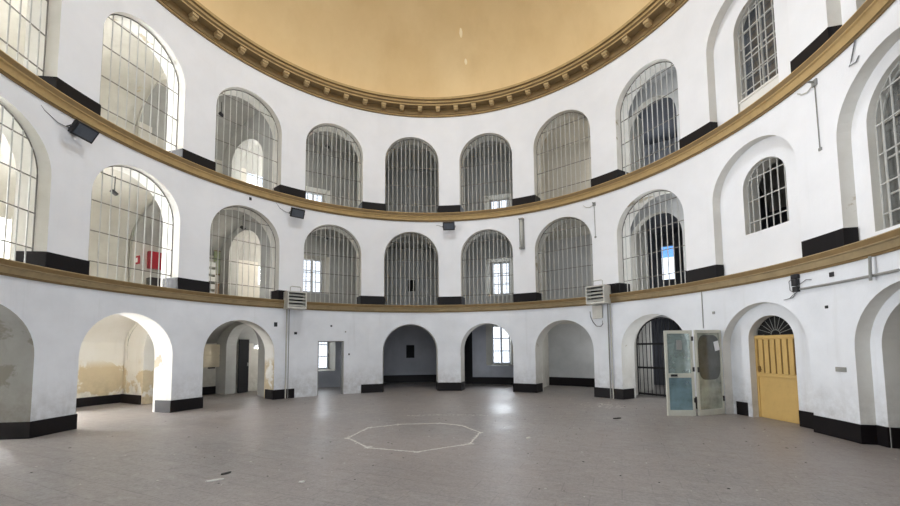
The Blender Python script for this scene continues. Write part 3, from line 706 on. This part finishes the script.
# louvred boxes with pipes
def louvre_box(k, z, label, w=.60, h=.56, dp=.34):
    loc, rz = at(k, z, R - .14)
    t = thing('louvred_box', label, 'vent box', loc, rz, 'louvred boxes on the lower cornice')
    b = MB(); e = .035
    b.box(-w / 2, w / 2, -.02, .13, 0, h)
    b.box(-w / 2, w / 2, -dp, -.02, 0, e + .02); b.box(-w / 2, w / 2, -dp, -.02, h - e, h); b.box(-w / 2, -w / 2 + e, -dp, -.02, e, h - e); b.box(w / 2 - e, w / 2, -dp, -.02, e, h - e)
    link('casing', b, M['boxmetal'], t, bevel=.006)
    b = MB()
    for i in range(4):
        zc = .09 + i * (h - .12) / 4; Mx = Matrix.Translation((0, -dp + .07, zc + .02)) @ Matrix.Rotation(.7, 4, 'X'); b.box(-w / 2 + e, w / 2 - e, -.05, .05, -.008, .008, 0, Mx)
    link('louver', b, M['louver'], t)
    b = MB(); b.box(-w / 2 + e, w / 2 - e, -.06, -.03, e, h - e); link('dark_interior', b, M['fitting'], t)
    b = MB(); b.tube([(-.17, -.15, h), (-.17, -.15, h + .15), (-.13, -.15, h + .175), (.13, -.15, h + .175), (.17, -.15, h + .15), (.17, -.15, h)], .016, 6); link('handle', b, M['louver'], t)
louvre_box(2.52, 2.91, 'off-white louvred metal box with wire handle on the lower cornice, left of centre')
louvre_box(6.455, 2.91, 'off-white louvred metal box with wire handle on the lower cornice, right of centre')
def pipe(name, label, cat, pts, rad, mat, group=None):
    b = MB(); b.tube(pts, rad, 7); return tag(link(name, b, mat), label, cat, group)
def W(k, z, o=.02): return P(TH(k), R - o, z)
pipe('conduit', 'pale conduit pipe running down the pier below the left louvred box', 'pipe', [W(2.455, 2.92), W(2.455, .0)], .022, M['pipew'])
pipe('conduit', 'thin grey conduit beside the pale pipe below the left louvred box', 'pipe', [W(2.482, 2.92), W(2.482, .0)], .012, M['pipe'])
pipe('conduit', 'grey conduit pipe running down the pier below the right louvred box', 'pipe', [W(6.522, 2.92, .045), W(6.522, .0, .045)], .02, M['pipe'])
pipe('conduit', 'pale conduit beside the grey pipe below the right louvred box', 'pipe', [W(6.55, 2.92, .045), W(6.55, .0, .045)], .02, M['pipew'])
b = MB(); b.box(-.16, .16, -.06, .0, 0, .42); loc, rz = at(6.40, 2.48); tag(link('junction_box', b, M['boxmetal'], None, loc, (0, 0, rz), bevel=.008), 'off-white junction box on the wall right under the right louvred box', 'box')
pipe('loose_cable', 'black looped cable hanging below the right louvred box', 'cable', [W(6.31, 2.72), W(6.315, 2.55), W(6.34, 2.38), W(6.38, 2.24), W(6.43, 2.22), W(6.455, 2.30), W(6.45, 2.4)], .012, M['cable'])
pipe('wall_cable', 'thin vertical cable on the wall above the glazed door leaves', 'cable', [W(7.50, 2.93, .01), W(7.50, 2.02, .01)], .012, M['pipe'])
pipe('conduit', 'grey conduit running level along the wall from the black bracket to the right edge', 'pipe', [W(8.33 + i * .08, 2.64, .03) for i in range(9)], .022, M['pipe'])
pipe('conduit', 'short vertical conduit dropping from the lower cornice above the right edge arch', 'pipe', [W(8.832, 2.93, .08), W(8.825, 2.56, .08)], .02, M['pipe'])
# torn out bracket
loc, rz = at(8.30, 2.60)
t = thing('cable_bracket', 'black broken cable bracket above the right shoulder of the yellow door niche', 'bracket', loc, rz)
b = MB(); b.box(-.05, .05, -.07, 0, 0, .1); b.box(-.04, .05, -.09, 0, .11, .24); b.box(-.08, .06, -.06, 0, .25, .34); link('terminal_block', b, M['fitting'], t, bevel=.006)
for pts in ([(-.03, -.03, .3), (-.16, -.02, .22), (-.15, -.02, .05), (-.05, -.02, -.02), (-.16, -.02, -.1)], [(.05, -.03, .12), (.2, -.02, .2), (.3, -.02, .18)], [(.0, -.03, 0), (-.1, -.02, -.1), (-.3, -.02, -.12)]):
    b = MB(); b.tube(pts, .007, 5); link('wire', b, M['cable'], t)
def fixture(k, z, drop, label, side=-1):
    loc, rz = at(k, z)
    t = thing('wall_fixture', label, 'wall fixture', loc, rz, 'small pale wall fixtures')
    b = MB(); b.box(-.05, .05, -.03, 0, -.05, .07); b.tube([(0, -.03, .02), (0, -.12, .04)], .02, 8); link('mount', b, M['pipe'], t, bevel=.006)
    b = MB(); b.tube([(0, -.015, -.05), (.01, -.015, -drop)], .008, 5); b.box(-.02, .04, -.02, 0, -drop - .05, -drop); link('hanging_cable', b, M['pipe'], t)
    b = MB(); b.tube([(0, -.02, 0), (side * .15, -.02, -.06), (side * .28, -.02, -.02), (side * .36, -.02, .06)], .012, 6); link('curled_cable', b, M['pipew'], t)
fixture(6.40, 6.18, 1.05, 'small pale wall fixture with dangling cable above the right louvred box')
fixture(8.53, 6.28, 1.2, 'small pale wall fixture with dangling cable right of the small niche window')
pipe('hook_wire', 'bent wire hook hanging from the upper cornice near the right edge', 'wire', [W(8.825, 6.42), W(8.79, 6.14), W(8.775, 6.08), W(8.82, 6.06), W(8.84, 6.12)], .01, M['cable'])
# small marks and plates on the ground floor wall
def plate(name, k, z, w, h, m, label, cat, o=.018, r=R):
    loc, rz = at(k, z, r); b = MB(); b.box(-w / 2, w / 2, -o, .004, -h / 2, h / 2); return tag(link(name, b, m, None, loc, (0, 0, rz), bevel=.003), label, cat)
plate('wall_plate', 8.56, 1.17, .19, .08, M['pipe'], 'small grey plate on the white wall between yellow door and right archway', 'plate')
plate('socket_box', 2.335, 2.40, .10, .14, M['fitting'], 'small black box beside the peeling archway left of the pipes', 'box')
plate('socket_box', 2.56, 2.13, .09, .08, M['fitting'], 'small black socket right of the pipes under the left louvred box', 'socket')
plate('wall_hole', 2.98, 2.40, .06, .06, M['fitting'], 'dark anchor hole above the rectangular doorway', 'hole')
plate('wall_hole', 3.155, 2.20, .045, .045, M['pipe'], 'small grey anchor hole at upper right of the rectangular doorway', 'hole')
plate('wall_hole', 3.20, 1.40, .05, .06, M['fitting'], 'dark light-switch hole right beside the rectangular doorway', 'hole')
plate('wall_hole', 8.546, 2.80, .08, .08, M['fitting'], 'black torn hole in the wall under the lower cornice on the right', 'hole')
plate('wall_hole', 8.495, 2.25, .05, .05, M['fitting'], 'small black hole in the wall above the grey plate', 'hole')
plate('wall_hole', 7.60, 2.38, .06, .06, M['pipe'], 'grey anchor mark left of the yellow door niche', 'hole')
plate('wall_hole', 2.03, 6.30, .07, .09, M['fitting'], 'black anchor hole above the lit inner archway grille', 'hole')
# hatches in the back wall
def hatch(k, z, w, h, label, r):
    loc, rz = at(k, z, r); b = MB(); b.box(-w / 2, w / 2, -.012, .05, 0, h)
    o = link('wall_hatch', b, M['void'], None, loc, (0, 0, rz)); tag(o, label, 'hatch')
hatch(4.005, 1.14, .38, .60, 'small black hatch in the dim wall seen through the central ground archway', RB[4])
hatch(4.02, 4.30, .36, .54, 'small black hatch behind the middle row grille at the centre', RB[4])
# gallery furniture on the left
loc, rz = at(2.085, .98, RB[2])
t = thing('wall_cabinet', 'cream wall cabinet seen inside the archway left of the pipes', 'cabinet', loc, rz)
b = MB(); b.box(-.30, .30, -.16, -.004, 0, .82); link('cabinet_body', b, M['cream'], t, bevel=.006)
b = MB(); b.box(-.28, .28, -.18, -.16, .03, .40); b.box(-.28, .28, -.18, -.16, .43, .79); link('cabinet_door', b, M['cream'], t, bevel=.004)
b = MB(); b.box(-.1, .1, -.15, -.02, -.05, 0.0); link('cable_inlet', b, M['fitting'], t)

# cabinets seen through the second middle arch
def xpos(j, r, off): return P(TH(j), r, 0) + Vector((cos(TH(j)), -sin(TH(j)), 0)) * off
loc, rz = at(1.655, 4.26, RB[2] - .02)
t = thing('fire_cabinet', 'red fire hose cabinet in the middle gallery behind the second grille', 'cabinet', loc, rz)
b = MB(); b.box(-.24, .24, -.18, 0, 0, .56); link('cabinet_body', b, M['red'], t, bevel=.01)
b = MB(); b.box(-.22, .22, -.195, -.18, .03, .53); link('cabinet_door', b, M['red'], t, bevel=.006)
loc, rz = at(1.69, 3.206, RB[2] - .05)
t = thing('steel_locker', 'dark low locker standing under the red fire cabinet', 'locker', loc, rz)
b = MB(); b.box(-.4, .4, -.3, 0, .0, .74); link('locker_body', b, M['scrapdark'], t, bevel=.01)
for s in (-1, 1):
    b = MB(); b.box(-.38 if s < 0 else .01, -.01 if s < 0 else .38, -.315, -.3, .03, .70); dd = link('locker_door', b, M['scrapdark'], t, bevel=.004)
# exit plate on the cross wall
th15 = TH(1.5); loc = P(th15, 10.25, 4.42) + Vector((-cos(th15), sin(th15), 0)) * -.01
t = thing('fire_sign', 'small red and white fire sign left of the red cabinet', 'sign', loc, -th15 + pi / 2)
b = MB(); b.box(-.13, .13, 0, .012, -.13, .13); link('sign_plate', b, M['red'], t)
b = MB(); b.box(-.02, .09, .012, .016, -.07, .07); link('sign_symbol', b, M['signwhite'], t)
# third middle arch contents
loc, rz = at(1.985, 3.206, 10.0)
t = thing('shelf_rack', 'white stacked rack with dark gaps behind the third middle grille', 'rack', loc, rz)
b = MB(); b.box(-.2, .2, -.2, .2, 0, .05); b.box(-.2, -.17, -.2, .2, .05, 1.5); b.box(.17, .2, -.2, .2, .05, 1.5); link('rack_frame', b, M['boxmetal'], t)
for i in range(5):
    b = MB(); b.box(-.17, .17, -.2, .2, .25 + i * .26, .42 + i * .26); link('shelf', b, M['signwhite'], t)
loc, rz = at(2.115, 4.4, RB[2] - .02)
t = thing('notice_board', 'faded green notice board on the wall behind the third middle grille', 'board', loc, rz)
b = MB(); b.box(-.14, .14, -.03, 0, 0, .85); link('board', b, M['green'], t); b = MB(); b.box(-.16, .16, -.04, -.0, -.04, 0); b.box(-.16, .16, -.04, 0, .85, .89); link('frame', b, M['brown'], t)
loc, rz = at(2.05, 3.206, RB[2] - .03)
t = thing('wood_counter', 'small brown wooden counter below the notice board', 'counter', loc, rz)
b = MB(); b.box(-.18, .22, -.30, -.25, 0, .75); link('front_panel', b, M['brown'], t); b = MB(); b.box(-.2, .24, -.33, .0, .75, .79); link('counter_top', b, M['brown'], t)
b = MB()
for s in (-.18, .18): b.box(s, s + .04, -.25, .0, 0, .75)
link('side_panel', b, M['brown'], t)
# small black lamps hanging from gallery vaults
def vault_lamp(k, z, r, label):
    loc, rz = at(k, z, r); t = thing('vault_lamp', label, 'lamp', loc, rz, 'small black vault lamps')
    b = MB(); b.tube([(0, 0, 0), (0, 0, .42)], .012, 6); link('stem', b, M['fitting'], t)
    b = MB(); Mx = Matrix.Rotation(.5, 4, 'Y'); b.box(-.08, .08, -.05, .05, -.05, .02, 0, Mx); link('lamp_head', b, M['fitting'], t, bevel=.01)
vault_lamp(3.0, 5.90, 8.5, 'small black lamp hanging behind the middle grille with window at its left')
vault_lamp(3.0, 9.55, 8.5, 'small black lamp hanging behind the top grille with window at its left')
vault_lamp(2.12, 5.70, 8.4, 'small black lamp hanging before the lit inner archway, middle row')
vault_lamp(1.9, 9.35, 8.5, 'small black lamp hanging behind the top grille with bright archway')
vault_lamp(1.1, 5.75, 8.6, 'small black lamp hanging behind the grille with red fire cabinet')

# ------------------------------------------------------------------ floor: chalk ring and scraps
pts = [(-1.286, -.089), (-1.042, .743), (-.415, 1.03), (.425, 1.03), (.85, .76), (1.129, .053), (.829, -.78), (-.045, -1.168), (-.834, -.835)]
b = MB()
for i in range(len(pts)):
    p, q = Vector(pts[i]), Vector(pts[(i + 1) % len(pts)]); d = (q - p).normalized(); nn = Vector((-d.y, d.x)) * .011
    A, B, C, D = p - nn - d * .03, q - nn + d * .03, q + nn + d * .03, p + nn - d * .03
    b.box(0, (q - p).length, -.007, .007, .0, .003, 0, Matrix.Translation((p.x, p.y, .002)) @ Matrix.Rotation(atan2(d.y, d.x), 4, 'Z'))
def blob(mb, x, y, r, h=.006):
    n = 6; a0 = random.random() * 6; ps = [(x + r * random.uniform(.6, 1.2) * cos(a0 + 2 * pi * q / n), y + r * random.uniform(.6, 1.2) * sin(a0 + 2 * pi * q / n), .002) for q in range(n)]
    c = (x, y, .002 + h)
    for q in range(n): mb.face([ps[q], ps[(q + 1) % n], c])
for i in range(len(pts)):
    p, q = Vector(pts[i]), Vector(pts[(i + 1) % len(pts)]); L = (q - p).length; d = (q - p) / L; nn = Vector((-d.y, d.x)); m = int(L / .035)
    for j in range(m):
        if random.random() < .06: continue
        s = p + d * L * (j + random.random() * .6) / m + nn * random.gauss(0, .010)
        blob(b, s.x, s.y, random.uniform(.012, .030))
        if random.random() < .2:
            s2 = s + nn * random.gauss(0, .05); blob(b, s2.x, s2.y, random.uniform(.006, .016))
    for j in range(6): blob(b, p.x + random.gauss(0, .04), p.y + random.gauss(0, .04), random.uniform(.015, .035))
tag(link('chalk_ring', b, M['chalk']), 'crumbly white outline of a many-sided ring on the stone floor', 'floor marking')
b = MB()
for q in range(60):
    t_ = q / 59; x = -.3 + 1.9 * t_; y = 2.05 + .1 * sin(3 * t_) - .25 * t_
    if random.random() < .75: blob(b, x + random.gauss(0, .02), y + random.gauss(0, .02), random.uniform(.02, .04), .004)
tag(link('chalk_streak', b, M['chalk']), 'faint pale streak on the floor behind the white ring', 'floor marking')
def scrap(x, y, L, w, rot, m, label, name='litter_scrap'):
    b = MB(); n = 8
    ring = [(L / 2 * cos(2 * pi * q / n) * random.uniform(.8, 1.1), w / 2 * sin(2 * pi * q / n) * random.uniform(.8, 1.1)) for q in range(n)]
    b.face([(p[0], p[1], .012 + .006 * sin(3 * i)) for i, p in enumerate(ring)])
    for i in range(n): p, q = ring[i], ring[(i + 1) % n]; b.face([(p[0], p[1], .0), (q[0], q[1], 0), (q[0], q[1], .012 + .006 * sin(3 * ((i + 1) % n))), (p[0], p[1], .012 + .006 * sin(3 * i))])
    tag(link(name, b, m, None, (x, y, .002), (0, 0, rot)), label, 'litter')
scrap(-2.51, -2.18, .20, .045, .5, M['chalk'], 'white sliver on the floor at lower left, beside a dark one')
scrap(-2.50, -1.92, .16, .06, .9, M['scrapdark'], 'dark sliver on the floor at lower left, beside a white one')
scrap(-1.42, -2.36, .07, .05, .2, M['chalk'], 'small white crumb on the floor left of the chalk ring, towards the viewer')
scrap(1.90, -.50, .10, .06, .4, M['chalk'], 'small white crumb on the floor right of the chalk ring')
scrap(4.35, 1.05, .22, .09, .3, M['scrapdark'], 'dark crumpled scrap on the floor before the glazed doors')
# uncountable crumbs
b = MB(); bd = MB()
for q in range(420):
    a = random.uniform(0, 2 * pi); r = R * sqrt(random.random()) * .97; x, y = r * sin(a), r * cos(a)
    (blob(b, x, y, random.uniform(.005, .018)) if random.random() < .55 else blob(bd, x, y, random.uniform(.006, .024)))
for q in range(60):
    x, y = random.gauss(5.0, .35), random.gauss(2.9, .3); blob(b, x, y, random.uniform(.015, .05), .004)
o = tag(link('pale_crumbs', b, M['chalk']), 'pale plaster crumbs strewn over the floor', 'crumbs', kind='stuff')
o = tag(link('dark_crumbs', bd, M['scrapdark']), 'dark dirt crumbs strewn over the floor', 'crumbs', kind='stuff')

# spots of light on the dome, drawn as pale coloured patches
def dome_pt(az, t):
    r, z = (RD - .14) * cos(t) - .03, 11.0 + 4.4 * sin(t) - .02
    return P(az, r, z)
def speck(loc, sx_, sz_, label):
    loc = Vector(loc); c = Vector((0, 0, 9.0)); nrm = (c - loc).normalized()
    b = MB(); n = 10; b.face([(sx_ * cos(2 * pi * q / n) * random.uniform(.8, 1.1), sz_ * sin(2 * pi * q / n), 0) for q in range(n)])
    o = link('dome_light_spot', b, M['pale'], None, loc + nrm * .05); o.rotation_euler = nrm.to_track_quat('Z', 'Y').to_euler(); tag(o, label, 'speck')
speck((1.559, 6.010, 13.108), .055, .15, 'pale spot of light on the tan dome, upper of the two')
speck((1.792, 6.478, 12.369), .05, .10, 'pale spot of light on the tan dome, lower and nearer the cornice')
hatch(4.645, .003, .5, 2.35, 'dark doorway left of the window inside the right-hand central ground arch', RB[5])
# dark door leaf inside the slanting archway
dl = (P(TH(2.5), R + T - .05, 0) - P(TH(2.165), 10.75, 0)); dl.normalize(); o_ = P(TH(2.165), 10.75, 0) + dl * .70 + Vector((-dl.y, dl.x, 0)) * .24
t = thing('passage_door', 'dark door leaf standing open inside the archway behind the cream cabinet', 'door', (o_.x, o_.y, .005), atan2(dl.x, -dl.y))
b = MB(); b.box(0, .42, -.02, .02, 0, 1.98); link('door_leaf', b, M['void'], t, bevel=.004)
b = MB(); b.box(.35, .38, -.05, -.02, .98, 1.1); link('door_handle', b, M['pipe'], t)

# ------------------------------------------------------------------ world, lights, camera
wd = bpy.data.worlds.new('sky'); scene.world = wd; wd.use_nodes = True; nt = wd.node_tree
bg = nt.nodes['Background']
tc = N(nt, 'ShaderNodeTexCoord'); sx = N(nt, 'ShaderNodeSeparateXYZ'); nt.links.new(tc.outputs['Generated'], sx.inputs[0])
col = mixc(nt, ramp(nt, sx.outputs[2], -.1, .6), (.90, .945, 1.0, 1), (.82, .90, 1.0, 1))
nt.links.new(col, bg.inputs[0]); bg.inputs[1].default_value = 1.85
def area(name, loc, target, sx_, sy_, power, col=(1, 1, 1)):
    l = bpy.data.lights.new(name, 'AREA'); l.shape = 'RECTANGLE'; l.size = sx_; l.size_y = sy_; l.energy = power; l.color = col
    o = bpy.data.objects.new(name, l); COL.objects.link(o); o.location = loc
    d = Vector(target) - Vector(loc); o.rotation_euler = d.to_track_quat('-Z', 'Y').to_euler(); return o
# daylight at the side windows of the galleries
for lv, k, kc, w, wz0, wz1, r in WINLIST:
    if k in (0, 1, 7, 2, 3, 5):
        zc = (wz0 + wz1) / 2
        e = {0: 600, 1: 1050 if lv == 'ground' else 680, 7: 110, 2: 420, 3: 14 if lv != 'ground' else 30, 5: 22 if lv != 'ground' else 60}[k] * (.6 if lv == 'ground' and k in (2, 7) else 1)
        area('window_and_fill_light', P(TH(kc), r + .15, zc), P(TH(kc), r - 2, zc - .1), w, wz1 - wz0, e, (1, .99, .97) if k < 3 else (.9, .95, 1))
a_ = M5 @ Vector((0, 4.5, 8.6)); area('window_and_fill_light', a_, M5 @ Vector((0, 0, 8.4)), .6, 1.2, 60, (.85, .92, 1))
for lv, z_, e_ in (('ground', 1.3, 26), ('middle', 4.7, 26), ('upper', 8.3, 22)):
    area('window_and_fill_light', P(TH(7.44), 8.1, z_), P(TH(6.0), 9.0, z_), .45, 1.3, e_, (.95, .97, 1))  # added fill for the jamb and next bay; no window stands here
for z_, e_ in ((1.5, 20), (5.0, 42), (8.3, 60)):
    area('gallery_fill_light', P(TH(2.62), 9.0, z_), P(TH(2.36), 10.6, z_), .4, .9, e_, (1, .91, .80) if z_ == 5.0 else (1, .97, .92))  # unseen fill added behind the pier to brighten the inner archway
for z_, e_ in ((1.5, 16), (4.9, 9), (8.4, 20)):
    area('gallery_fill_light', P(TH(6.32), 9.3, z_), P(TH(5.8), 10.0, z_), .4, 1.0, e_, (1, .96, .9) if z_ > 8 else (.96, .98, 1))  # unseen fill added behind the jamb to brighten the plain back wall
for a0_, e_ in ((1.6, 26), (4.4, 10)): area('passage_fill_light', M5 @ Vector((.9, 3.2, a0_)), M5 @ Vector((-.6, 2.0, a0_)), .4, 1.0, e_, (.92, .96, 1))  # added fill inside the passage, no fitting hangs there
# skylight of the lantern
l = area('lantern_daylight', (0, 0, zt + .45), (0, 0, 0), 2.6, 2.6, 680, (.88, .94, 1)); l.data.shape = 'DISK'

cam = bpy.data.cameras.new('camera'); co = bpy.data.objects.new('camera', cam); COL.objects.link(co); scene.camera = co
yaw, pitch, roll = .0839, .0663, -.0095
f = Vector((sin(yaw) * cos(pitch), cos(yaw) * cos(pitch), sin(pitch))); r_ = Vector((cos(yaw), -sin(yaw), 0)); u = r_.cross(f)
rr = r_ * cos(roll) + u * sin(roll); uu = -r_ * sin(roll) + u * cos(roll)
m = Matrix((rr, uu, -f)).transposed().to_4x4(); m.translation = (0, -7.2193, 1.6); co.matrix_world = m
cam.sensor_fit = 'HORIZONTAL'; cam.sensor_width = 36; cam.lens = 383.104 / 900 * 36; cam.shift_x = -1.5887 / 900; cam.shift_y = 69.23 / 900; cam.clip_start = .02
scene.view_settings.view_transform = 'Standard'; scene.view_settings.look = 'None'; scene.view_settings.exposure = 0.
scene.cycles.use_denoising = True; scene.cycles.max_bounces = 10; scene.cycles.diffuse_bounces = 7; scene.cycles.transparent_max_bounces = 16
scene.cycles.sample_clamp_indirect = 8
